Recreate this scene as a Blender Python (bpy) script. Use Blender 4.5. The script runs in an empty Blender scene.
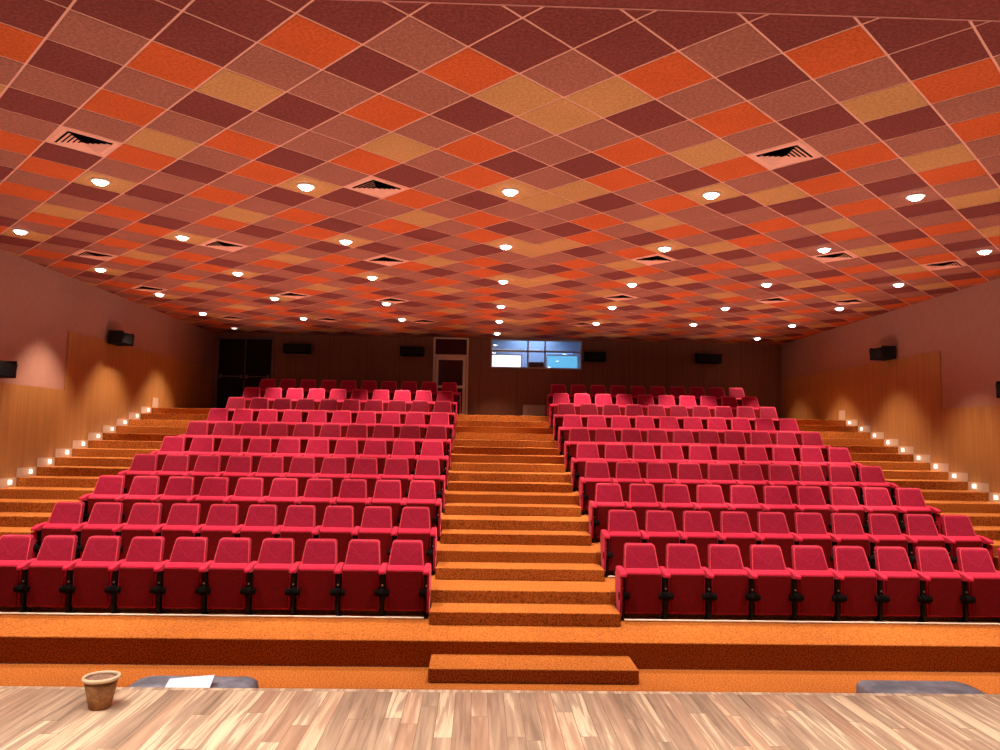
import bpy, bmesh, math, random
from mathutils import Vector, Matrix
random.seed(7)
D = bpy.data
SC = bpy.context.scene
COL = SC.collection
Z0 = 2.7656                      # camera height above the front floor
P = 0.596                        # seat pitch
XL, XR, YB = -8.48, 9.72, 23.84  # side walls, back wall
ZC = 3.15 + Z0                   # ceiling
YT1, DY, DZ = 9.27, 1.2981, 0.3406
Z1 = -2.452 + Z0                 # first tier
NT = 10
XAL, XAR = -0.667, 1.9904        # aisle ends of the two seat blocks
ZTOP = Z1 + 9 * DZ
YF = 5.21                        # stage edge
ZS = -1.70 + Z0                  # stage top

# ------------------------------------------------------------------ helpers
def tag(o, label=None, cat=None, group=None, kind=None):
    if label: o['label'] = label
    if cat: o['category'] = cat
    if group: o['group'] = group
    if kind: o['kind'] = kind
    return o

def mesh_obj(name, bm, mats, parent=None, smooth=False, loc=None):
    me = D.meshes.new(name)
    bm.normal_update()
    bm.to_mesh(me); bm.free()
    for m in (mats if isinstance(mats, (list, tuple)) else [mats]):
        me.materials.append(m)
    if smooth:
        for p in me.polygons: p.use_smooth = True
    o = D.objects.new(name, me); COL.objects.link(o)
    if parent: o.parent = parent
    if loc: o.location = loc
    return o

def empty(name, loc=(0, 0, 0), rz=0.0):
    o = D.objects.new(name, None); COL.objects.link(o)
    o.location = loc; o.rotation_euler = (0, 0, rz); o.empty_display_size = .1
    return o

def box(bm, x0, x1, y0, y1, z0, z1, bev=0.0, mat=0, seg=2):
    g = bmesh.ops.create_cube(bm, size=1.0)
    vs = g['verts']
    for v in vs:
        v.co.x = x0 if v.co.x < 0 else x1
        v.co.y = y0 if v.co.y < 0 else y1
        v.co.z = z0 if v.co.z < 0 else z1
    fs = {f for v in vs for f in v.link_faces}
    for f in fs: f.material_index = mat
    if bev > 0:
        es = list({e for v in vs for e in v.link_edges})
        r = bmesh.ops.bevel(bm, geom=es, offset=bev, segments=seg, affect='EDGES', profile=.5)
        for f in r['faces']: f.material_index = mat
    return vs

def cyl(bm, c, r, h, axis='z', seg=20, r2=None, mat=0):
    g = bmesh.ops.create_cone(bm, cap_ends=True, segments=seg, radius1=r, radius2=r if r2 is None else r2, depth=h)
    M = {'z': Matrix.Identity(4), 'x': Matrix.Rotation(math.pi/2, 4, 'Y'), 'y': Matrix.Rotation(math.pi/2, 4, 'X')}[axis]
    bmesh.ops.transform(bm, matrix=Matrix.Translation(Vector(c)) @ M, verts=g['verts'])
    for f in {f for v in g['verts'] for f in v.link_faces}: f.material_index = mat

def loft(bm, rings, close=True, cap0=True, cap1=True, mats=None):
    vr = [[bm.verts.new(p) for p in r] for r in rings]
    n = len(vr[0])
    for i in range(len(vr) - 1):
        for j in range(n):
            k = (j + 1) % n
            f = bm.faces.new((vr[i][j], vr[i][k], vr[i+1][k], vr[i+1][j]))
            if mats: f.material_index = mats[i]
    if cap0: bm.faces.new(list(reversed(vr[0])))
    if cap1: bm.faces.new(vr[-1])
    bmesh.ops.recalc_face_normals(bm, faces=bm.faces[:])

def lathe(bm, prof, seg=32, mats=None, c=(0, 0, 0), caps=True):
    rings = [[(c[0] + r*math.cos(2*math.pi*j/seg), c[1] + r*math.sin(2*math.pi*j/seg), c[2] + z) for j in range(seg)] for r, z in prof]
    loft(bm, rings, mats=mats, cap0=caps, cap1=caps)

def rounded_poly(pts, rad, seg=5):
    """2D polygon with rounded corners; rad one value per corner."""
    out = []; n = len(pts)
    for i in range(n):
        p = Vector(pts[i]); a = Vector(pts[i-1]); b = Vector(pts[(i+1) % n])
        r = rad[i]
        if r <= 0: out.append(tuple(p)); continue
        da = (a-p).normalized(); db = (b-p).normalized()
        s, e = p + da*r, p + db*r
        for k in range(seg+1):
            t = k/seg
            out.append(tuple((1-t)**2*s + 2*t*(1-t)*p + t*t*e))
    return out

# ------------------------------------------------------------------ materials
def nt(name):
    m = D.materials.new(name); m.use_nodes = True
    t = m.node_tree; b = t.nodes['Principled BSDF']
    return m, t, b
def N(t, typ, **kw):
    n = t.nodes.new(typ)
    for k, v in kw.items():
        if k.startswith('i_'): n.inputs[k[2:].replace('_', ' ')].default_value = v
        else: setattr(n, k, v)
    return n
def plain(name, col, rough=.6, metal=0.0, spec=.4, emit=None, es=0):
    m, t, b = nt(name)
    # faint procedural mottling keeps every surface node-based
    tc = N(t, 'ShaderNodeTexCoord'); nz = N(t, 'ShaderNodeTexNoise', i_Scale=9.0, i_Detail=3.0)
    t.links.new(tc.outputs['Object'], nz.inputs['Vector'])
    r = N(t, 'ShaderNodeValToRGB')
    r.color_ramp.elements[0].position = .3; r.color_ramp.elements[1].position = .7
    r.color_ramp.elements[0].color = (*[c*.95 for c in col], 1); r.color_ramp.elements[1].color = (*[min(1, c*1.04) for c in col], 1)
    t.links.new(nz.outputs['Fac'], r.inputs['Fac']); t.links.new(r.outputs['Color'], b.inputs['Base Color'])
    b.inputs['Roughness'].default_value = rough; b.inputs['Metallic'].default_value = metal
    b.inputs['Specular IOR Level'].default_value = spec
    if emit:
        b.inputs['Emission Color'].default_value = (*emit, 1); b.inputs['Emission Strength'].default_value = es
    return m
def speckle(name, c0, c1, c2, scale, p0=.36, p1=.5, p2=.66, bump=.3, rough=.95):
    m, t, b = nt(name)
    tc = N(t, 'ShaderNodeTexCoord')
    nz = N(t, 'ShaderNodeTexNoise', i_Scale=scale, i_Detail=3.0, i_Roughness=.65)
    t.links.new(tc.outputs['Object'], nz.inputs['Vector'])
    r = N(t, 'ShaderNodeValToRGB'); cr = r.color_ramp
    cr.elements[0].position = p0; cr.elements[0].color = (*c0, 1)
    cr.elements[1].position = p2; cr.elements[1].color = (*c2, 1)
    e = cr.elements.new(p1); e.color = (*c1, 1)
    t.links.new(nz.outputs['Fac'], r.inputs['Fac'])
    big = N(t, 'ShaderNodeTexNoise', i_Scale=1.3, i_Detail=2.0); t.links.new(tc.outputs['Object'], big.inputs['Vector'])
    mx = N(t, 'ShaderNodeMixRGB', blend_type='MULTIPLY', i_Fac=.25)
    t.links.new(r.outputs['Color'], mx.inputs['Color1']); t.links.new(big.outputs['Fac'], mx.inputs['Color2'])
    t.links.new(mx.outputs['Color'], b.inputs['Base Color'])
    bp = N(t, 'ShaderNodeBump', i_Strength=bump, i_Distance=.01)
    t.links.new(nz.outputs['Fac'], bp.inputs['Height']); t.links.new(bp.outputs['Normal'], b.inputs['Normal'])
    b.inputs['Roughness'].default_value = rough; b.inputs['Specular IOR Level'].default_value = .1
    return m
def velvet(name, col, sheen=.35, tint=(1, .25, .35), stitch=False, nscale=35):
    m, t, b = nt(name)
    tc = N(t, 'ShaderNodeTexCoord')
    nz = N(t, 'ShaderNodeTexNoise', i_Scale=nscale, i_Detail=4.0)
    t.links.new(tc.outputs['Object'], nz.inputs['Vector'])
    r = N(t, 'ShaderNodeValToRGB'); r.color_ramp.elements[0].position = .3; r.color_ramp.elements[1].position = .72
    r.color_ramp.elements[0].color = (*[c*.8 for c in col], 1); r.color_ramp.elements[1].color = (*[c*1.15 for c in col], 1)
    t.links.new(nz.outputs['Fac'], r.inputs['Fac'])
    out = r.outputs['Color']
    if stitch:                       # stitched V across the cushion, from the local x / z of the part
        sp = N(t, 'ShaderNodeSeparateXYZ'); t.links.new(tc.outputs['Object'], sp.inputs[0])
        ab = N(t, 'ShaderNodeMath', operation='ABSOLUTE'); t.links.new(sp.outputs['X'], ab.inputs[0])
        ml = N(t, 'ShaderNodeMath', operation='MULTIPLY_ADD'); t.links.new(ab.outputs[0], ml.inputs[0]); ml.inputs[1].default_value = 1.0; ml.inputs[2].default_value = .75
        sb = N(t, 'ShaderNodeMath', operation='SUBTRACT'); t.links.new(sp.outputs['Z'], sb.inputs[0]); t.links.new(ml.outputs[0], sb.inputs[1])
        a2 = N(t, 'ShaderNodeMath', operation='ABSOLUTE'); t.links.new(sb.outputs[0], a2.inputs[0])
        lt = N(t, 'ShaderNodeMath', operation='LESS_THAN'); t.links.new(a2.outputs[0], lt.inputs[0]); lt.inputs[1].default_value = .008
        mx = N(t, 'ShaderNodeMixRGB'); mx.inputs['Color2'].default_value = (min(1, col[0]*1.35), col[1]*2.2+.02, col[2]*1.6+.02, 1)
        fm = N(t, 'ShaderNodeMath', operation='MULTIPLY'); t.links.new(lt.outputs[0], fm.inputs[0]); fm.inputs[1].default_value = .28
        t.links.new(fm.outputs[0], mx.inputs['Fac']); t.links.new(out, mx.inputs['Color1']); out = mx.outputs['Color']
    t.links.new(out, b.inputs['Base Color'])
    b.inputs['Roughness'].default_value = .85; b.inputs['Specular IOR Level'].default_value = .15
    b.inputs['Sheen Weight'].default_value = sheen; b.inputs['Sheen Roughness'].default_value = .4; b.inputs['Sheen Tint'].default_value = (*tint, 1)
    return m
def woodgrain(name, ca, cb, axis='z', scale=6.0, seams=0.0, rough=.5, seam_axis='Y'):
    m, t, b = nt(name)
    tc = N(t, 'ShaderNodeTexCoord'); mp = N(t, 'ShaderNodeMapping')
    s = {'x': (.06, 1, 1), 'y': (1, .06, 1), 'z': (1, 1, .05)}[axis]
    mp.inputs['Scale'].default_value = tuple(scale*q for q in s)
    t.links.new(tc.outputs['Object'], mp.inputs['Vector'])
    nz = N(t, 'ShaderNodeTexNoise', i_Scale=2.0, i_Detail=5.0, i_Distortion=.4); t.links.new(mp.outputs['Vector'], nz.inputs['Vector'])
    r = N(t, 'ShaderNodeValToRGB'); r.color_ramp.elements[0].position = .3; r.color_ramp.elements[1].position = .72
    r.color_ramp.elements[0].color = (*ca, 1); r.color_ramp.elements[1].color = (*cb, 1)
    t.links.new(nz.outputs['Fac'], r.inputs['Fac']); out = r.outputs['Color']
    if seams:
        sp = N(t, 'ShaderNodeSeparateXYZ'); t.links.new(tc.outputs['Object'], sp.inputs[0])
        md = N(t, 'ShaderNodeMath', operation='PINGPONG'); t.links.new(sp.outputs[seam_axis], md.inputs[0]); md.inputs[1].default_value = seams
        lt = N(t, 'ShaderNodeMath', operation='LESS_THAN'); t.links.new(md.outputs[0], lt.inputs[0]); lt.inputs[1].default_value = .006
        mx = N(t, 'ShaderNodeMixRGB'); mx.inputs['Color2'].default_value = (*[c*.45 for c in ca], 1)
        t.links.new(lt.outputs[0], mx.inputs['Fac']); t.links.new(out, mx.inputs['Color1']); out = mx.outputs['Color']
    t.links.new(out, b.inputs['Base Color'])
    b.inputs['Roughness'].default_value = rough; b.inputs['Specular IOR Level'].default_value = .3
    return m
def emitter(name, col, s):
    m, t, b = nt(name)
    b.inputs['Base Color'].default_value = (*col, 1)
    b.inputs['Emission Color'].default_value = (*col, 1); b.inputs['Emission Strength'].default_value = s
    return m

M = {}
M['carpet'] = speckle('orange speckled carpet', (.11, .024, .005), (.41, .126, .023), (.54, .19, .045), 52, .33, .50, .68)
M['tile_m'] = speckle('maroon felt tile', (.125, .026, .021), (.165, .034, .027), (.21, .048, .036), 34, bump=.1)
M['tile_o'] = speckle('orange felt tile', (.37, .060, .014), (.47, .08, .018), (.56, .10, .026), 34, bump=.1)
M['tile_b'] = speckle('dusty brown felt tile', (.22, .072, .046), (.285, .095, .062), (.36, .125, .085), 34, bump=.1)
M['tile_t'] = speckle('tan felt tile', (.35, .155, .052), (.43, .195, .07), (.52, .24, .09), 34, bump=.1)
M['grid'] = plain('salmon ceiling grid', (.62, .27, .185), .6)
M['border'] = speckle('maroon border panel', (.15, .03, .024), (.185, .04, .03), (.22, .052, .04), 34, bump=.1)
M['paint'] = plain('salmon brown wall paint', (.31, .15, .112), .85, spec=.15)
M['wood_wall'] = woodgrain('honey wood panel', (.26, .105, .028), (.34, .145, .042), 'z', 7, rough=.5)
M['wood_back'] = woodgrain('brown back wall panel', (.145, .05, .028), (.19, .07, .036), 'z', 7, seams=.6, rough=.65, seam_axis='X')
M['wood_side_end'] = M['wood_back']
M['red'] = velvet('red seat velvet', (.42, .011, .048), .3)
M['red_back'] = velvet('red backrest velvet', (.27, .006, .036), .22, stitch=True)
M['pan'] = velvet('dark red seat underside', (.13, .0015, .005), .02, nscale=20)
M['pipe'] = velvet('pink seat piping', (.62, .06, .10), .3)
M['black'] = plain('black metal', (.008, .007, .008), .6, 0.0, spec=.2)
M['matte'] = plain('matte black', (.006, .005, .006), .9, spec=.08)
M['steel'] = plain('steel bolt', (.55, .55, .55), .3, 1.0)
M['white'] = plain('white paint', (.75, .74, .72), .5)
M['cream'] = plain('cream door frame', (.55, .42, .33), .5)
M['conduit'] = plain('pale conduit', (.8, .74, .68), .5)
M['skirt'] = plain('pale skirting tile', (.42, .27, .19), .6)
M['lamp'] = emitter('lamp lens', (1, .93, .85), 22)
M['lamp_dim'] = emitter('dim lamp lens', (1, .85, .8), 1.2)
M['step_lamp'] = emitter('step lamp lens', (1, .88, .74), 5)
M['dark_door'] = plain('dark door leaf', (.012, .008, .009), .8, spec=.1)
M['dark_glass'] = plain('dark door glass', (.04, .010, .011), .1, spec=.12)
M['grey_vinyl'] = speckle('grey cover sheet', (.17, .18, .21), (.25, .26, .30), (.36, .37, .42), 5, bump=.5, rough=.45)
M['grey_vinyl'].node_tree.nodes['Principled BSDF'].inputs['Specular IOR Level'].default_value = .4
M['clay'] = speckle('brown clay', (.27, .105, .038), (.34, .135, .05), (.40, .17, .065), 22, bump=.15, rough=.8)
M['clay_rim'] = plain('pale clay rim', (.62, .42, .25), .7)
M['soil'] = speckle('brown filling', (.22, .11, .07), (.30, .16, .10), (.36, .2, .13), 40, bump=.3)
M['paper'] = plain('white paper', (.86, .87, .92), .5)
M['radiator'] = plain('pale grey grille', (.36, .27, .22), .5)

def plank_mat():
    m, t, b = nt('stage planks')
    tc = N(t, 'ShaderNodeTexCoord'); at = N(t, 'ShaderNodeAttribute', attribute_name='plank')
    ofs = N(t, 'ShaderNodeVectorMath', operation='MULTIPLY_ADD')
    t.links.new(at.outputs['Color'], ofs.inputs[0]); ofs.inputs[1].default_value = (13, 17, 5); t.links.new(tc.outputs['Object'], ofs.inputs[2])
    mp = N(t, 'ShaderNodeMapping'); mp.inputs['Scale'].default_value = (13, .7, 1); t.links.new(ofs.outputs[0], mp.inputs['Vector'])
    nz = N(t, 'ShaderNodeTexNoise', i_Scale=1.6, i_Detail=5.0, i_Distortion=.9); t.links.new(mp.outputs[0], nz.inputs['Vector'])
    sep = N(t, 'ShaderNodeSeparateColor'); t.links.new(at.outputs['Color'], sep.inputs[0])
    a = N(t, 'ShaderNodeMath', operation='MULTIPLY_ADD'); t.links.new(sep.outputs[0], a.inputs[0]); a.inputs[1].default_value = .26; a.inputs[2].default_value = -.13
    ad = N(t, 'ShaderNodeMath', operation='ADD'); t.links.new(nz.outputs['Fac'], ad.inputs[0]); t.links.new(a.outputs[0], ad.inputs[1])
    r = N(t, 'ShaderNodeValToRGB'); cr = r.color_ramp
    cr.elements[0].position = .2; cr.elements[0].color = (.20, .125, .08, 1)
    cr.elements[1].position = .82; cr.elements[1].color = (.72, .54, .34, 1)
    for p, c in ((.42, (.34, .215, .135, 1)), (.57, (.44, .29, .185, 1)), (.62, (.60, .43, .27, 1))):
        e = cr.elements.new(p); e.color = c
    t.links.new(ad.outputs[0], r.inputs['Fac'])
    rd = N(t, 'ShaderNodeMixRGB'); rd.inputs['Color2'].default_value = (.50, .22, .12, 1)
    f = N(t, 'ShaderNodeMath', operation='MULTIPLY'); t.links.new(sep.outputs[1], f.inputs[0]); f.inputs[1].default_value = .35
    t.links.new(f.outputs[0], rd.inputs['Fac']); t.links.new(r.outputs['Color'], rd.inputs['Color1'])
    t.links.new(rd.outputs[0], b.inputs['Base Color'])
    b.inputs['Roughness'].default_value = .42; b.inputs['Specular IOR Level'].default_value = .3
    return m
M['planks'] = plank_mat()

# ------------------------------------------------------------------ floor, tiers, stage
bm = bmesh.new(); box(bm, XL, XR, YF - .02, YT1, -.1, 0)
tag(mesh_obj('floor', bm, M['carpet']), kind='structure')
XTL, XTR = XAL - 10*P - .12, XAR + 10*P + .12      # inner edges of the side aisles
for k in range(NT):
    y0 = YT1 + k*DY; y1 = YT1 + (k+1)*DY if k < NT-1 else YB
    bm = bmesh.new()
    if k == 0: box(bm, XL, XR, y0, y1, 0, Z1, .012)
    else: box(bm, XTL, XTR, y0, y1, 0, Z1 + k*DZ, .012)
    tag(mesh_obj('floor', bm, M['carpet']), kind='structure')

# centre aisle: a block in front of the first riser, then one half step on every tier
st = tag(empty('staircase', (.66, 8.7, 0)), 'carpeted centre aisle steps between the two seat blocks', 'stairs', kind='structure')
def child_box(name, parent, x0, x1, y0, y1, z0, z1, mat, bev=.01):
    bm = bmesh.new(); L = parent.location
    box(bm, x0-L.x, x1-L.x, y0-L.y, y1-L.y, z0-L.z, z1-L.z, bev)
    return mesh_obj(name, bm, mat, parent)
child_box('step', st, -.52, 1.87, YT1-.57, YT1, 0, Z1/2, M['carpet'])
for k in range(NT-1):
    yr = YT1 + (k+1)*DY
    child_box('step', st, -.60, 1.91, yr-.555, yr, Z1 + k*DZ, Z1 + (k+.5)*DZ, M['carpet'])

# side aisles: steps of their own along both walls, with a stepped skirting and step lamps
SY, SZ, NS = .61, .1665, 17
def side(sign):
    wall = XL if sign < 0 else XR
    xa, xb = (XL, XTL) if sign < 0 else (XTR, XR)
    nm = 'left' if sign < 0 else 'right'
    s = tag(empty('staircase', ((xa+xb)/2, 9.5, Z1)), 'carpeted steps of the side aisle along the %s wall' % nm, 'stairs', kind='structure')
    child_box('landing', s, xa, xb, 19.6, YB, 0, ZTOP, M['carpet'])
    bb = bmesh.new()
    w0, w1 = (XL, XL+.03) if sign < 0 else (XR-.03, XR)
    box(bb, w0, w1, 19.6, 19.95, ZTOP, ZTOP+.26)
    for j in range(1, NS+1):
        y = 19.6 - SY*j; z = ZTOP - SZ*j; y1 = y + SY
        if j == NS: y = 9.5
        base = 0 if y >= YT1 + DY - .02 else Z1
        y0 = max(y, YT1 + DY) if base == 0 else y
        if base == Z1 and y1 > YT1 + DY:
            child_box('step', s, xa, xb, y, YT1+DY, Z1, z, M['carpet'], 0); child_box('step', s, xa, xb, YT1+DY, y1, 0, z, M['carpet'], 0)
        else:
            child_box('step', s, xa, xb, y0, y1, base, z, M['carpet'])
        box(bb, w0, w1, y-.04, y1-.04, z, z+.17)
        if j <= 13:
            n = ['highest', 'second from the top', 'third from the top', 'fourth from the top', 'fifth from the top', 'sixth from the top', 'seventh from the top', 'eighth from the top', 'ninth from the top', 'tenth from the top', 'eleventh from the top', 'twelfth from the top', 'thirteenth from the top'][j-1]
            if j <= 10:
                t = tag(empty('step_light', (wall - sign*.03, y+.37, z+.045)), 'small glowing step lamp on the %s wall skirting, %s' % (nm, n), 'step light', 'step lights along the side aisles')
                bm = bmesh.new(); box(bm, -.012, .012, -.07, .07, 0, .09, .004); mesh_obj('housing', bm, M['white'], t)
                bm = bmesh.new(); q = -sign*.016; cyl(bm, (q, 0, .045), .021, .012, 'x', 16); mesh_obj('lens', bm, M['step_lamp'], t)
                l = D.lights.new('glow', 'POINT'); l.energy = .7; l.color = (1, .82, .6); l.shadow_soft_size = .03
                lo = D.objects.new('glow', l); COL.objects.link(lo); lo.parent = t; lo.location = (-sign*.09, 0, .05)
    tag(mesh_obj('baseboard_' + nm, bb, M['skirt']), kind='structure')
side(-1); side(1)

# the wooden stage the picture is taken from
bm = bmesh.new(); lay = bm.loops.layers.float_color.new('plank')
PW = .105; x = -6.0; top = ZS
while x < 7.0:
    y = 1.6 - random.random()*1.2
    while y < YF - .05:
        L_ = random.uniform(.7, 1.7); y1 = min(y + L_, YF - .05)
        if YF - .05 - y1 < .25: y1 = YF - .05
        c = (random.random()**1.3, random.random()**2, random.random(), 1)
        g = .002
        f = bm.faces.new([bm.verts.new(q) for q in ((x+g, y+g, top), (x+PW-g, y+g, top), (x+PW-g, y1-g, top), (x+g, y1-g, top))])
        for lp in f.loops: lp[lay] = c
        y = y1
    x += PW
for q in (((-6, YF-.05, top), (7, YF-.05, top), (7, YF, top), (-6, YF, top)),):   # nosing board
    f = bm.faces.new([bm.verts.new(p) for p in q])
    for lp in f.loops: lp[lay] = (.75, .1, .3, 1)
n0 = len(bm.faces)
box(bm, -6, 7, 0, YF-.002, top-.05, top-.004)
box(bm, -6, 7, YF-.06, YF, 0, top-.003)
for f in list(bm.faces)[n0:]:
    f.material_index = 1
stage = tag(mesh_obj('floor_stage', bm, [M['planks'], woodgrain('stage underside wood', (.22, .11, .06), (.3, .16, .09), 'x')]), kind='structure')

# ------------------------------------------------------------------ walls
def wall_rects(bm, plane, val, rects):
    for a0, a1, z0, z1 in rects:
        if plane == 'x': p = ((val, a0, z0), (val, a1, z0), (val, a1, z1), (val, a0, z1))
        else: p = ((a0, val, z0), (a1, val, z0), (a1, val, z1), (a0, val, z1))
        bm.faces.new([bm.verts.new(q) for q in p])
YW = 3.6
bm = bmesh.new(); box(bm, XL-.15, XL, YW, YB, 0, ZC+.1); tag(mesh_obj('wall_left', bm, M['paint']), kind='structure')
bm = bmesh.new(); box(bm, XR, XR+.15, YW, YB, 0, ZC+.1); tag(mesh_obj('wall_right', bm, M['paint']), kind='structure')
def wainscot(name, xw, sgn, ystep, zlo, zhi):
    bm = bmesh.new()
    pts = [(YW, .0), (YB, .0), (YB, zhi), (ystep, zhi), (ystep, zlo), (YW, zlo)]
    xs = (xw, xw + sgn*.02)
    a = [bm.verts.new((xs[0], y, z)) for y, z in pts]; b = [bm.verts.new((xs[1], y, z)) for y, z in pts]
    bm.faces.new(a); bm.faces.new(list(reversed(b)))
    for i in range(6):
        j = (i+1) % 6; bm.faces.new((a[i], b[i], b[j], a[j]))
    bmesh.ops.recalc_face_normals(bm, faces=bm.faces[:])
    tag(mesh_obj(name, bm, M['wood_wall']), kind='structure')
wainscot('trim_1', XL, 1, 15.5, .81+Z0, 2.02+Z0)
wainscot('trim_2', XR, -1, 15.47, .76+Z0, 1.98+Z0)
WX0, WX1, WZ0, WZ1 = .33, 3.26, 2.21+Z0, ZC       # booth window opening
bm = bmesh.new()
for r in ((XL-.15, WX0, 0, ZC+.1), (WX1, XR+.15, 0, ZC+.1), (WX0, WX1, 0, WZ0)):
    box(bm, r[0], r[1], YB, YB+.15, r[2], r[3])
tag(mesh_obj('wall_back', bm, M['wood_back']), kind='structure')

# projection booth seen through the window
bm = bmesh.new()
box(bm, WX0-.6, WX1+.6, YB+1.9, YB+2.0, 4.2, ZC+.4)
box(bm, WX0-.7, WX0-.6, YB+.15, YB+2.0, 4.2, ZC+.4)
box(bm, WX1+.6, WX1+.7, YB+.15, YB+2.0, 4.2, ZC+.4)
box(bm, WX0-.7, WX1+.7, YB+.15, YB+2.0, 4.1, 4.2)
box(bm, WX0-.7, WX1+.7, YB+.15, YB+2.0, ZC+.4, ZC+.5)
tag(mesh_obj('wall_booth', bm, plain('booth blue grey paint', (.30, .36, .50), .8)), kind='structure')
wf = tag(empty('window_1', (WX0, YB, WZ0)), kind='structure')
bm = bmesh.new(); W = WX1-WX0; H = WZ1-WZ0; t_ = .045
for a in (0, 1.17, 1.72, W-t_): box(bm, a, a+t_, -.02, .08, 0, H)
for z in (0, .53, H-t_): box(bm, 0, W, -.015, .075, z, z+(.05 if z else .04))
mesh_obj('window_frame', bm, plain('grey window frame', (.30, .28, .30), .5), wf)
gl, t, b = nt('window glass')
b.inputs['Transmission Weight'].default_value = 1.0; b.inputs['Roughness'].default_value = 0.0; b.inputs['IOR'].default_value = 1.45
b.inputs['Base Color'].default_value = (.85, .93, 1, 1)
for a0, a1 in ((t_, 1.17), (1.17+t_, 1.72), (1.72+t_, W-t_)):
    for z0, z1 in ((.04, .53), (.58, H-t_)):
        bm = bmesh.new(); box(bm, a0, a1, .028, .034, z0, z1); mesh_obj('pane', bm, gl, wf)
def glow_panel(name, label, cat, x0, x1, z0, z1, y, col, s):  # glowing panels stand in for daylit windows of the booth
    t = tag(empty(name, ((x0+x1)/2, y, z0)), label, cat)
    w = (x1-x0)/2; h = z1-z0
    bm = bmesh.new(); box(bm, -w, w, -.01, .01, .0, h); mesh_obj('screen', bm, emitter(name+' light', col, s), t)
    bm = bmesh.new()
    for r in ((-w-.03, -w, 0, h), (w, w+.03, 0, h), (-w-.03, w+.03, -.03, 0), (-w-.03, w+.03, h, h+.03)): box(bm, r[0], r[1], -.02, .02, r[2], r[3])
    mesh_obj('frame', bm, M['white'], t)
glow_panel('light_panel', 'bright white lit panel behind the left pane of the booth window', 'panel', .36, 1.32, WZ0-.08, WZ0+.47, YB+.55, (1, .97, .98), 1.6)
glow_panel('cyan_panel', 'pale cyan glowing panel behind the right pane of the booth window', 'screen', 2.20, 3.20, WZ0+.10, WZ0+.50, YB+.7, (.16, .62, .95), .8)
pj = tag(empty('projector', (1.83, YB+.5, WZ0-.05)), 'black projector behind the middle pane of the booth window', 'projector')
bm = bmesh.new(); box(bm, -.24, .24, -.15, .25, .03, .30, .02); mesh_obj('body', bm, M['matte'], pj)
bm = bmesh.new(); cyl(bm, (0.1, -.17, .19), .06, .08, 'y', 20); mesh_obj('lens', bm, M['black'], pj)
bm = bmesh.new()
box(bm, -.3, .3, -.2, .3, -.03, .03); mesh_obj('shelf', bm, M['matte'], pj)
for i, (x0, x1, y, z) in enumerate(((.36, 1.4, .9, .66), (2.15, 3.1, 1.1, .64), (1.5, 2.0, 1.1, .70))):
    t = tag(empty('tube_light', (x0, YB+y, WZ0+z)), ['white tube light seen through the left upper booth pane', 'bluish tube light seen through the right upper booth pane', 'bluish tube light seen through the middle upper booth pane'][i], 'light')
    bm = bmesh.new(); box(bm, 0, x1-x0, 0, .06, .02, .06); mesh_obj('casing', bm, M['white'], t)
    bm = bmesh.new(); cyl(bm, ((x1-x0)/2, .03, 0), .02, x1-x0, 'x', 10); mesh_obj('tube', bm, emitter('tube %d' % i, [(1, .95, .97), (.25, .5, 1), (.3, .5, 1)][i], [1.6, .9, .7][i]), t)
l = D.lights.new('booth_fill', 'AREA'); l.energy = 45; l.size = 1.5; l.color = (.6, .78, 1)  # unseen fill added to brighten the booth behind the panes
lo = D.objects.new('booth_fill', l); COL.objects.link(lo); lo.location = (1.8, YB+1.1, ZC+.35)

# ------------------------------------------------------------------ doors on the back wall
dd = tag(empty('door_1', (-7.44, YB, ZTOP)), kind='structure')
DH = 3.03 + Z0 - ZTOP
for s in (-1, 1):
    bm = bmesh.new(); box(bm, min(s*.012, s*.83), max(s*.012, s*.83), -.05, -.005, 0.01, DH-.06, .005)
    lf = mesh_obj('door_leaf', bm, M['dark_door'], dd)
    bm = bmesh.new(); xx = (s*.08, s*.74)
    cyl(bm, (s*.41, -.11, 1.16), .02, .66, 'x', 10)
    for e in xx: box(bm, e-.025, e+.025, -.12, -.05, 1.11, 1.21)
    mesh_obj('push_bar', bm, plain('dull steel bar', (.18, .13, .12), .4, .6), lf)
bm = bmesh.new()
box(bm, -.89, -.83, -.07, 0, 0, DH); box(bm, .83, .89, -.07, 0, 0, DH); box(bm, -.83, .83, -.07, 0, DH-.06, DH); box(bm, -.01, .01, -.058, -.01, 0, DH-.06)
mesh_obj('door_frame', bm, plain('brown door frame', (.11, .055, .05), .5), dd)

gd = tag(empty('door_2', (-.94, YB, ZTOP)), kind='structure')
GH = ZC - ZTOP; TH = 2.53 + Z0 - ZTOP
bm = bmesh.new()
box(bm, -.56, -.50, -.08, 0, 0, GH); box(bm, .50, .56, -.08, 0, 0, GH); box(bm, -.5, .5, -.08, 0, TH, TH+.07); box(bm, -.5, .5, -.08, 0, GH-.05, GH)
mesh_obj('door_frame', bm, M['cream'], gd)
bm = bmesh.new()
box(bm, -.48, -.39, -.07, -.02, .01, TH-.01); box(bm, .39, .48, -.07, -.02, .01, TH-.01); box(bm, -.39, .39, -.07, -.02, TH-.10, TH-.01)
box(bm, -.39, .39, -.07, -.02, .92, 1.0); box(bm, -.39, .39, -.07, -.02, .01, .13)
lf = mesh_obj('door_leaf', bm, M['cream'], gd)
for z0, z1 in ((1.0, TH-.10), (.13, .92)):
    bm = bmesh.new(); box(bm, -.39, .39, -.048, -.042, z0, z1); mesh_obj('pane', bm, M['dark_glass'], lf)
bm = bmesh.new(); box(bm, .40, .46, -.10, -.07, .9, 1.1, .006); box(bm, .30, .45, -.13, -.10, .97, 1.0, .006); mesh_obj('door_handle', bm, M['steel'], lf)
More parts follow.
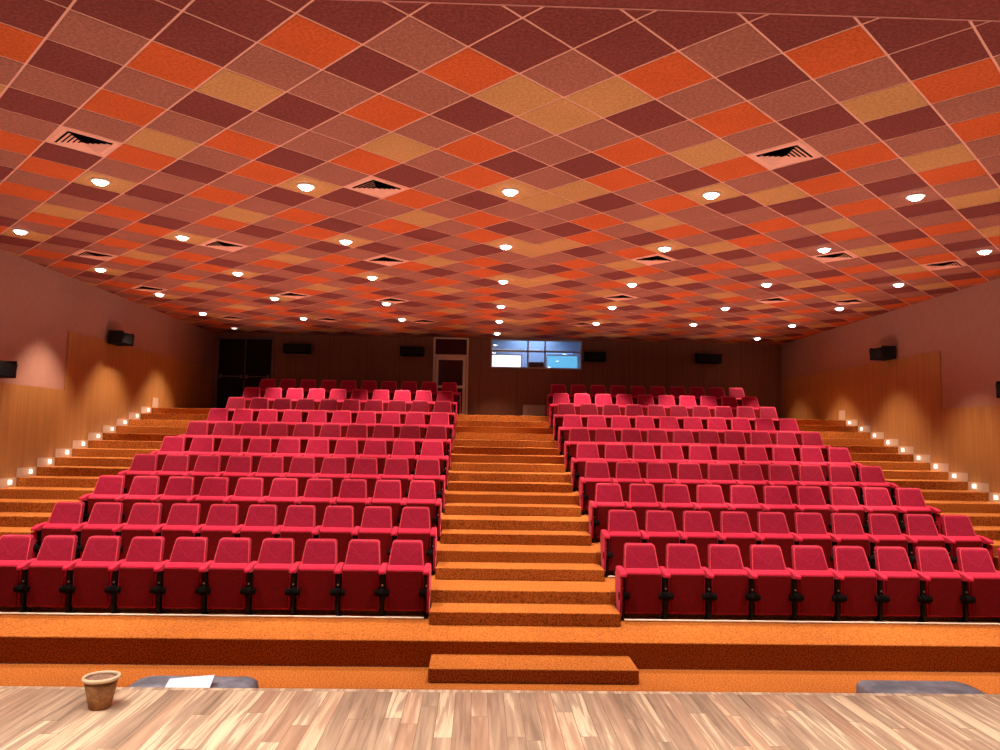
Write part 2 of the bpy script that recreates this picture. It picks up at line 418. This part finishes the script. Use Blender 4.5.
bm = bmesh.new(); box(bm, -.5, .5, -.048, -.042, TH+.07, GH-.05); mesh_obj('transom_pane', bm, M['dark_glass'], gd)

# ribbed grille at the foot of the back wall
rd = tag(empty('wall_heater', (1.74, YB-.09, ZTOP)), 'small pale ribbed panel heater at the foot of the back wall', 'heater')
bm = bmesh.new(); box(bm, -.36, .36, -.03, .03, .02, .43, .01); mesh_obj('body', bm, M['radiator'], rd)
bm = bmesh.new()
for i in range(12): box(bm, -.33+i*.056, -.33+i*.056+.03, -.045, -.03, .05, .40, .004)
mesh_obj('ribs', bm, plain('grille ribs', (.46, .36, .3), .5), rd)

# ------------------------------------------------------------------ loudspeakers
def speaker(loc, rz, label, w=.8, h=.28, d=.24, tilt=.0):
    t = tag(empty('wall_speaker', loc, rz), label, 'speaker', 'black wall loudspeakers')
    # local: -y is the grille side, wall at y=0
    bm = bmesh.new()
    pr = [(0.0, -.02), (0.0, h*.9), (-.04, h), (-d*.85, h*.94), (-d, h*.82), (-d*.9, h*.05), (-d*.75, -.0)]
    loft(bm, [[(s*w/2, y-.06, z) for y, z in pr] for s in (-1, -.94, .94, 1)][1:3])
    mesh_obj('cabinet', bm, M['matte'], t)
    for s in (-1, 1):
        bm = bmesh.new(); box(bm, min(s*w*.47, s*w*.5), max(s*w*.47, s*w*.5), -d-.04, -.06, -.01, h+.01, .008)
        mesh_obj('end_cap', bm, M['black'], t)
    bm = bmesh.new()
    a = [(-w*.46, -d-.066, h*.80), (w*.46, -d-.066, h*.80), (w*.46, -d*.9-.068, h*.07), (-w*.46, -d*.9-.068, h*.07)]
    loft(bm, [a, [(x, y+.012, z) for x, y, z in a]])
    mesh_obj('grille', bm, speckle('speaker grille', (.006, .006, .007), (.012, .012, .014), (.03, .03, .034), 120, bump=.6), t)
    bm = bmesh.new(); box(bm, -.06, .06, -.07, 0, h*.2, h*.75); mesh_obj('bracket', bm, M['black'], t)
    return t
speaker((-5.78, YB, 2.55+Z0), 0, 'black loudspeaker on the back wall beside the dark double door', .83)
speaker((-2.16, YB, 2.54+Z0), 0, 'black loudspeaker on the back wall left of the glazed door', .77)
speaker((3.64, YB, 2.49+Z0), 0, 'black loudspeaker on the back wall beside the booth window', .72)
speaker((7.30, YB, 2.50+Z0), 0, 'black loudspeaker at the far right of the back wall', .81)
speaker((XL, 17.30, 1.98+Z0), math.pi/2, 'black loudspeaker high on the left wall at the top edge of the wood panel', .54, .27, .36)
speaker((XL, 12.95, .89+Z0), math.pi/2, 'black loudspeaker on the left wall nearest the stage', .60, .28, .36)
speaker((XR, 17.32, 2.00+Z0), -math.pi/2, 'black loudspeaker high on the right wall at the top edge of the wood panel', .54, .27, .36)
speaker((XR, 12.95, .87+Z0), -math.pi/2, 'black loudspeaker on the right wall nearest the stage', .60, .28, .36)

# ------------------------------------------------------------------ ceiling
def lat(m, n):
    me = m*(1 + .0016*min(max(n, 0), 20)) if m < 0 else m
    return (.2666 + me*.4254 + n*.01057, 5.3869 - me*.00921 + n*.4340 + max(0, n-5)*.010)
VENTS = [[(-11, 6), (-4, 9), (7, 6)], [(-17, 18), (-11, 16), (-5, 18), (6, 17), (13, 16), (18, 17)],
         [(-18, 25), (-11, 26), (-6, 27), (6, 25), (14, 25), (18, 25)], [(-17, 34), (-11, 34), (-5, 34), (5, 34)]]
ventset = {v for r in VENTS for v in r}
def colour(m, n):
    q, r = n % 6, m % 6
    if n <= 0: return 'm'
    left = m <= 1
    if q == 3:
        if (m == 6 and n >= 9) or m == 0: return 't'
        return 't' if (r == 0 if left and m <= 0 else r == 2) else 'b'
    if q == 4:
        if m == 1: return 't'
        if left: return 'o' if r == 3 else 'm'
        return 'o' if r == 5 else 'm'
    if q == 5: return 'b'
    if q == 0:
        if left: return {3: 't', 5: 'o', 1: 'b'}[r]
        return {5: 't', 3: 'o', 1: 'b'}[r]
    if q == 1:
        if m <= 0: return {0: 'm', 2: 'o', 4: 'b'}[r]
        return {2: 'm', 4: 'b', 0: 'o'}[r]
    if left: return {5: 'o', 1: 'b', 3: 'm'}[r]
    return {1: 'b', 3: 'o', 5: 'm'}[r]
bm = bmesh.new()
f = bm.faces.new([bm.verts.new(q) for q in ((XL, YF, ZC), (XL, YB, ZC), (XR, YB, ZC), (XR, YF, ZC))])
tb = bmesh.new()
idx = {'m': 1, 'o': 2, 'b': 3, 't': 4}
for n in range(-3, 46):
    for m in range(-24, 27):
        if (m+n) % 2 == 0: continue
        cs = [lat(m, n-1), lat(m+1, n), lat(m, n+1), lat(m-1, n)]
        cx = sum(c[0] for c in cs)/4; cy = sum(c[1] for c in cs)/4
        k = .966
        vs = [tb.verts.new((cx+(c[0]-cx)*k, cy+(c[1]-cy)*k, ZC-.004)) for c in cs]
        fc = tb.faces.new(list(reversed(vs)))
        fc.material_index = idx[colour(m, n)] if (m, n) not in ventset else 0
for pc, pn in (((XL, 0, 0), (-1, 0, 0)), ((XR, 0, 0), (1, 0, 0)), ((0, YB, 0), (0, 1, 0)), ((0, YF, 0), (0, -1, 0))):
    bmesh.ops.bisect_plane(tb, geom=tb.verts[:]+tb.edges[:]+tb.faces[:], plane_co=pc, plane_no=pn, clear_outer=True)
tmp = D.meshes.new('t'); tb.to_mesh(tmp); tb.free(); bm.from_mesh(tmp); D.meshes.remove(tmp)
tag(mesh_obj('ceiling', bm, [M['grid'], M['tile_m'], M['tile_o'], M['tile_b'], M['tile_t']]), kind='structure')
bm = bmesh.new(); box(bm, XL, XR, YF-2.2, YF-.014, ZC-.012, ZC+.05); box(bm, XL, XR, YF-.014, YF+.004, ZC-.016, ZC+.05, 0, 1)
tag(mesh_obj('trim_3', bm, [M['border'], plain('ceiling edge strip', (.36, .12, .085), .6)]), kind='structure')

ORD = ['first', 'second', 'third', 'fourth', 'fifth', 'sixth', 'seventh', 'eighth', 'ninth', 'tenth']
# square slatted diffusers
def vent_proto():
    t = empty('ceiling_vent')
    bm = bmesh.new(); s = .285
    for a in range(4):
        q = [(s, s, 0), (-s, s, 0), (-s*.8, s*.8, -.004), (s*.8, s*.8, -.004)]
        R = Matrix.Rotation(a*math.pi/2, 3, 'Z')
        bm.faces.new([bm.verts.new(R @ Vector(p)) for p in q])
    mesh_obj('frame', bm, M['grid'], t)
    bm = bmesh.new(); box(bm, -s*.98, s*.98, -s*.98, s*.98, -.0005, .003); mesh_obj('backing', bm, M['matte'], t)  # black plate stands in for the dark void above the louvres
    bm = bmesh.new()
    for i in range(5):
        r0, r1 = s*(.76-.15*i), s*(.76-.15*i) - s*.145
        for a in range(4):
            R = Matrix.Rotation(a*math.pi/2, 3, 'Z')
            bot = [bm.verts.new(R @ Vector(p)) for p in ((r0, r0, -.022), (-r0, r0, -.022), (-r1, r1, -.002), (r1, r1, -.002))]
            bm.faces.new(bot).material_index = 0
            topv = [bm.verts.new(R @ Vector(p)) for p in ((r0, r0, -.0208), (-r0, r0, -.0208), (-r1, r1, -.0008), (r1, r1, -.0008))]
            bm.faces.new(list(reversed(topv))).material_index = 1  # upper faces black: shade of the gaps put into the colour
    bl = mesh_obj('louvres', bm, [M['grid'], M['matte']], t)
    return t
def copy_thing(src, loc, rz=None):
    r = src.copy(); COL.objects.link(r); r.location = loc
    if rz is not None: r.rotation_euler = (0, 0, rz)
    for c in src.children:
        d = c.copy(); COL.objects.link(d); d.parent = r
        for g in c.children:
            e = g.copy(); COL.objects.link(e); e.parent = d
    return r
vp = None
for ri, row in enumerate(VENTS):
    for ci, (m, n) in enumerate(row):
        x, y = lat(m, n); loc = (x, y, ZC-.005)
        if vp is None: v = vp = vent_proto(); v.location = loc; v.rotation_euler = (0, 0, math.pi/4)
        else: v = copy_thing(vp, loc)
        tag(v, 'square slatted air vent in tiled ceiling, %s from left in %s vent row from stage' % (ORD[ci], ORD[ri]), 'ceiling vent', 'ceiling air vents')

# recessed downlights
LIGHTS = [[(-4.85, 9.38), (-2.26, 9.37), (.34, 9.36), (2.91, 9.28), (5.49, 9.15)],
 [(-7.36, 11.91), (-4.86, 12.04), (-2.23, 12.05), (.38, 12.13), (2.99, 12.01), (5.56, 11.83), (8.14, 11.71)],
 [(-7.46, 14.64), (-4.82, 14.71), (-2.19, 14.81), (.43, 14.90), (3.05, 14.92), (5.69, 14.62), (8.21, 14.34)],
 [(-7.39, 17.20), (-4.82, 17.39), (-2.27, 18.00), (.47, 17.80), (3.12, 17.61), (5.78, 17.40), (8.36, 17.08)],
 [(-7.37, 19.84), (-4.83, 20.34), (-2.14, 20.14), (.49, 20.13), (3.13, 20.12), (5.75, 19.94), (8.37, 19.75)],
 [(-7.4, 22.5), (.49, 22.49), (8.41, 22.4)]]
LIGHTS[3][2] = (-2.27, 17.75)
def lamp_proto(mat):
    t = empty('ceiling_light')
    bm = bmesh.new(); seg = 24
    lathe(bm, [(.085, .0), (.115, .0), (.115, -.008), (.085, -.014), (.085, .0)], seg, caps=False)
    mesh_obj('trim_ring', bm, M['white'], t, True)
    bm = bmesh.new(); lathe(bm, [(.084, -.003), (.084, -.012), (.076, -.028), (.055, -.044), (.028, -.053), (.003, -.056)], seg); mesh_obj('lens', bm, mat, t, True)
    return t
def aim(o, direction):
    o.rotation_euler = Vector(direction).to_track_quat('-Z', 'Y').to_euler()
lp = {}
for ri, row in enumerate(LIGHTS):
    for ci, (x, y) in enumerate(row):
        dim = ri == 5 and ci == 0
        loc = (x, y, ZC-.006)
        if dim not in lp: o = lp[dim] = lamp_proto(M['lamp_dim'] if dim else M['lamp']); o.location = loc
        else: o = copy_thing(lp[dim], loc)
        for c in list(o.children):
            if c.type == 'LIGHT': D.objects.remove(c)
        pos = ['leftmost', 'middle', 'rightmost'][ci] if ri == 5 else ORD[ci] + ' from left'
        tag(o, ('unlit ' if dim else 'glowing ') + 'round recessed downlight, %s in the %s light row from the stage' % (pos, ORD[ri]), 'ceiling light', 'recessed ceiling downlights')
DOWN = []
for ri, row in enumerate(LIGHTS):
    rr = list(row)
    if ri == 0: rr += [(-7.4, 9.3), (8.1, 9.1)]       # two more just outside the frame
    for ci, (x, y) in enumerate(rr):
        if ri == 5: e = (0, 260, 420)[ci]
        else: e = 900
        if e: DOWN.append((x, y, e))
sl = {}
for x, y, e in DOWN:
    l = sl.get(e)
    if l is None:
        l = sl[e] = D.lights.new('downlight_beam', 'SPOT'); l.energy = e; l.spot_size = math.radians(76); l.spot_blend = .55
        l.color = (1, .80, .60); l.shadow_soft_size = .06
    o = D.objects.new('downlight_beam', l); COL.objects.link(o); o.location = (x, y, ZC-.075)

# ------------------------------------------------------------------ seats
def m_back():
    bm = bmesh.new()
    # outline in (x, z); front face toward -y, leaning back
    o = rounded_poly([(-.245, .47), (.245, .47), (.25, .64), (.208, .998), (-.208, .998), (-.25, .64)], [.02, .02, .0, .045, .045, .0], 5)
    def ring(sc, dpt):
        cx, cz = 0, .70
        return [(cx+(x-cx)*sc, .262 - (.998-(cz+(z-cz)*sc))*.40 + dpt, cz+(z-cz)*sc) for x, z in o]
    loft(bm, [ring(.97, .085), ring(1, .07), ring(1, .014), ring(.985, .003), ring(.955, 0), ring(.93, .002), ring(.86, -.006), ring(.5, -.007), ring(.04, -.007)],
         mats=[0, 0, 0, 1, 1, 0, 0, 0])
    return bm
def m_seat():
    bm = bmesh.new()
    pr = rounded_poly([(.0, .10), (.0, .638), (.085, .690), (.135, .680), (.135, .13), (.06, .09)], [.015, .02, .03, .03, .03, .02], 3)
    h = P/2 - .047
    loft(bm, [[(x, .06+(y-.06)*k, .4+(z-.4)*(1-(1-k)*.25)) for y, z in pr] for x, k in ((-h, .8), (-h+.012, 1), (h-.012, 1), (h, .8))])
    return bm
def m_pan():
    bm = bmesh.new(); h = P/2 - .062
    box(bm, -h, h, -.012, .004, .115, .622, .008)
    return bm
def m_arm(s):
    bm = bmesh.new(); x = s*P/2; w = .041
    pr = rounded_poly([(-.14, .600), (-.135, .640), (.02, .680), (.26, .695), (.30, .65), (.28, .61), (.0, .585)], [.01, .025, .03, .02, .02, .02, .02], 3)
    loft(bm, [[(x+dx, y*k+.07*(1-k), .63+(z-.63)*k) for y, z in pr] for dx, k in ((-w, .86), (-w+.012, 1), (w-.012, 1), (w, .86))])
    return bm
def m_stand(s):
    bm = bmesh.new(); x = s*P/2
    box(bm, x-.02, x+.02, .0, .10, .02, .60, .004)
    box(bm, x-.04, x+.04, .02, .24, .24, .60, .006)
    box(bm, x-.03, x+.03, -.012, .17, 0, .025, .004)
    return bm
def m_hinge(s):
    bm = bmesh.new(); x = s*P/2
    cyl(bm, (x, -.02, .335), .058, .088, 'x', 14)
    return bm
def m_pivot(s):
    bm = bmesh.new(); x = s*(P/2-.072)
    cyl(bm, (x, -.022, .335), .042, .048, 'x', 12)
    return bm
def m_bolt(s):
    bm = bmesh.new(); cyl(bm, (s*P/2, -.014, .435), .013, .012, 'y', 8); return bm
def m_panel(s):
    bm = bmesh.new(); x = s*(P/2 + .026)
    o = rounded_poly([(-.06, .07), (.27, .07), (.30, .62), (-.12, .575)], [.03, .03, .03, .03], 4)
    loft(bm, [[(x+dx, .09+(y-.09)*k, .35+(z-.35)*k) for y, z in o] for dx, k in ((-.016, .96), (-.010, 1), (.010, 1), (.016, .96))])
    return bm
SH = {}
def seat_proto(kind):
    t = empty('auditorium_seat')
    def part(name, key, bmf, mats, smooth=False, par=None):
        if key in SH:
            o = D.objects.new(name, SH[key]); COL.objects.link(o); o.parent = par or t
        else:
            o = mesh_obj(name, bmf(), mats, par or t, smooth); SH[key] = o.data
        return o
    part('backrest', 'back', m_back, [M['red_back'], M['pipe']])
    part('seat', 'seat', m_seat, M['red'])
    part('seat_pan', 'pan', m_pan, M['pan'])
    for s in (-1, 1): part('pivot', 'pivot%d' % s, lambda: m_pivot(s), M['matte'])
    sides = [-1] if kind in ('mid', 'left') else [-1, 1]
    for s in sides:
        part('armrest', 'arm%d' % s, lambda: m_arm(s), M['red'])
        st_ = part('stand', 'stand%d' % s, lambda: m_stand(s), M['black'])
        part('hinge', 'hinge%d' % s, lambda: m_hinge(s), M['matte'], par=st_)
        part('bolt', 'bolt%d' % s, lambda: m_bolt(s), M['steel'], par=st_)
    if kind != 'mid':
        s = -1 if kind == 'left' else 1
        part('side_panel', 'side%d' % s, lambda: m_panel(s), M['red'])
    return t
protos = {}
for block in ('left', 'right'):
    for r in range(NT):
        for k in range(10):
            # k counts from the centre aisle
            x = XAL - (k+.5)*P if block == 'left' else XAR + (k+.5)*P
            if block == 'left': kind = 'right' if k == 0 else ('left' if k == 9 else 'mid')
            else: kind = 'left' if k == 0 else ('right' if k == 9 else 'mid')
            if r == 9: x += .06
            loc = (x, YT1 + 1.09 + r*DY, Z1 + r*DZ)
            if kind not in protos: o = protos[kind] = seat_proto(kind); o.location = loc
            else: o = copy_thing(protos[kind], loc)
            tag(o, 'red tip-up auditorium seat, %s from centre aisle, %s row from stage, %s block' % (ORD[k], ORD[r], block), 'seat', 'red seats of the %s block' % block)
# pale conduit along the floor under the front rows
for block, x0, x1 in (('left', XAL-10*P, XAL), ('right', XAR, XAR+10*P)):
    for r in range(2):
        bm = bmesh.new(); cyl(bm, (0, 0, .015), .015, (x1-x0)-.05, 'x', 10)
        tag(mesh_obj('floor_conduit', bm, M['conduit'], loc=((x0+x1)/2, YT1+1.09-.032+r*DY, Z1+r*DZ)), 'pale pipe lying on the carpet under the %s row of the %s block' % (ORD[r], block), 'pipe', 'pale pipes under the seats')

# ------------------------------------------------------------------ things on and before the stage
pt = tag(empty('clay_pot', (-2.30, 4.83, ZS)), 'small brown tapered clay pot with a pale rim standing on the wooden stage', 'pot')
bm = bmesh.new(); lathe(bm, [(.005, 0), (.068, 0), (.072, .006), (.112, .20), (.106, .20), (.100, .185), (.005, .180)], 40); mesh_obj('body', bm, M['clay'], pt, True)
bm = bmesh.new(); lathe(bm, [(.110, .195), (.122, .197), (.126, .208), (.123, .220), (.108, .222), (.102, .212), (.104, .195), (.110, .195)], 40, caps=False); mesh_obj('rim', bm, M['clay_rim'], pt, True)
bm = bmesh.new(); lathe(bm, [(.002, .186), (.1, .186), (.104, .204), (.06, .209), (.002, .208)], 40); mesh_obj('filling', bm, M['soil'], pt, True)

pt.scale = (.87, .87, .87)

def covered(x0, x1, y0, y1, h, label, inl, inr, seed):
    rnd = random.Random(seed)
    t = tag(empty('covered_speaker', ((x0+x1)/2, (y0+y1)/2, 0)), label, 'covered box', None)
    w, d = (x1-x0)/2, (y1-y0)/2
    o = rounded_poly([(-w, -d), (w, -d), (w, d), (-w, d)], [.06]*4, 4)
    bm = bmesh.new()
    def ring(z, sl, sr, jit):
        out = []
        for x, y in o:
            fx = x*(1-sl) if x < 0 else x*(1-sr)
            out.append((fx+rnd.uniform(-jit, jit), y*(1-(sl+sr)*.2)+rnd.uniform(-jit, jit), z+rnd.uniform(-jit, jit)))
        return out
    loft(bm, [ring(.0, -.03, -.03, 0), ring(.25, 0, 0, .012), ring(.55, 0, 0, .012), ring(h-.09, 0, 0, .008), ring(h-.03, inl*.35, inr*.35, .005), ring(h-.005, inl, inr, .003), ring(h, inl+.06, inr+.06, .003), ring(h+.004, .55, .5, .004)])
    mesh_obj('cover_sheet', bm, M['grey_vinyl'], t, True)
    return t
covered(-2.56, -1.61, 5.27, 5.90, .935, 'grey plastic sheet over a box in front of the stage, white paper on top', .22, .10, 3)
covered(2.93, 3.88, 5.27, 5.90, .945, 'grey plastic sheet over a box in front of the stage at right', .04, .24, 5)
bm = bmesh.new(); box(bm, -.155, .155, -.14, .14, 0, .006)
pp = tag(mesh_obj('paper_sheet', bm, M['paper'], loc=(-2.02, 5.52, .975)), 'white sheet of paper lying on the grey covered box before the stage', 'paper')
pp.rotation_euler = (math.radians(7), math.radians(-3), math.radians(9))

# ------------------------------------------------------------------ light from the stage side, world, camera
def area(name, loc, d, sx, sy, e, col, spread=180):
    l = D.lights.new(name, 'AREA'); l.shape = 'RECTANGLE'; l.size = sx; l.size_y = sy; l.energy = e; l.color = col; l.spread = math.radians(spread)
    o = D.objects.new(name, l); COL.objects.link(o); o.location = loc; aim(o, d); return o
area('stage_wash', (0.5, 3.4, 5.7), (0, .06, -1), 9, 1.0, 205, (1, .96, .93), 75)
l = D.lights.new('stage_spot', 'SPOT'); l.energy = 520; l.spot_size = math.radians(80); l.spot_blend = .6; l.color = (1, .95, .9); l.shadow_soft_size = .05
o = D.objects.new('stage_spot', l); COL.objects.link(o); o.location = (-4.0, 4.4, 5.7); aim(o, (.62, -.02, -1))
area('stage_fill', (0.5, -1.5, 1.3), (0, 1, .55), 9, 1.5, 45, (1, .84, .74))  # fill light added behind the camera, mainly for the ceiling
# fill lights without fixtures, added between the rows to brighten the ceiling
for y, z, e in ((6.6, 1.0, 290), (10.2, 1.75, 175), (13.4, 2.55, 160), (16.4, 3.3, 135), (19.2, 4.05, 85), (21.8, 4.65, 34)):
    l = D.lights.new('ceiling_fill', 'SPOT'); l.energy = e; l.spot_size = math.radians(152); l.spot_blend = 1; l.color = (1, .83, .74); l.shadow_soft_size = .15
    for x in (-5.9, -2.8, .66, 4.0, 7.2):
        o = D.objects.new('ceiling_fill', l); COL.objects.link(o); o.location = (x, y, z); o.rotation_euler = (math.pi, 0, 0)
w = D.worlds.new('hall'); SC.world = w; w.use_nodes = True
bg = w.node_tree.nodes['Background']; bg.inputs['Color'].default_value = (1, .86, .78, 1); bg.inputs['Strength'].default_value = .06

cam = D.cameras.new('camera'); co = D.objects.new('camera', cam); COL.objects.link(co)
r = Vector((.99945649, -.02812902, .0171894)); u = Vector((-.01945727, -.08244422, .99640572)); f = Vector((.02661075, .99619863, .08294672))
mw = Matrix.Identity(4)
for i in range(3):
    mw[i][0] = r[i]; mw[i][1] = u[i]; mw[i][2] = -f[i]
mw[2][3] = Z0
co.matrix_world = mw
cam.sensor_width = 36; cam.lens = 748.96/1000*36; cam.clip_start = .05; cam.clip_end = 200
SC.camera = co
SC.view_settings.view_transform = 'Standard'; SC.view_settings.look = 'None'
SC.view_settings.exposure = 0; SC.view_settings.gamma = 1
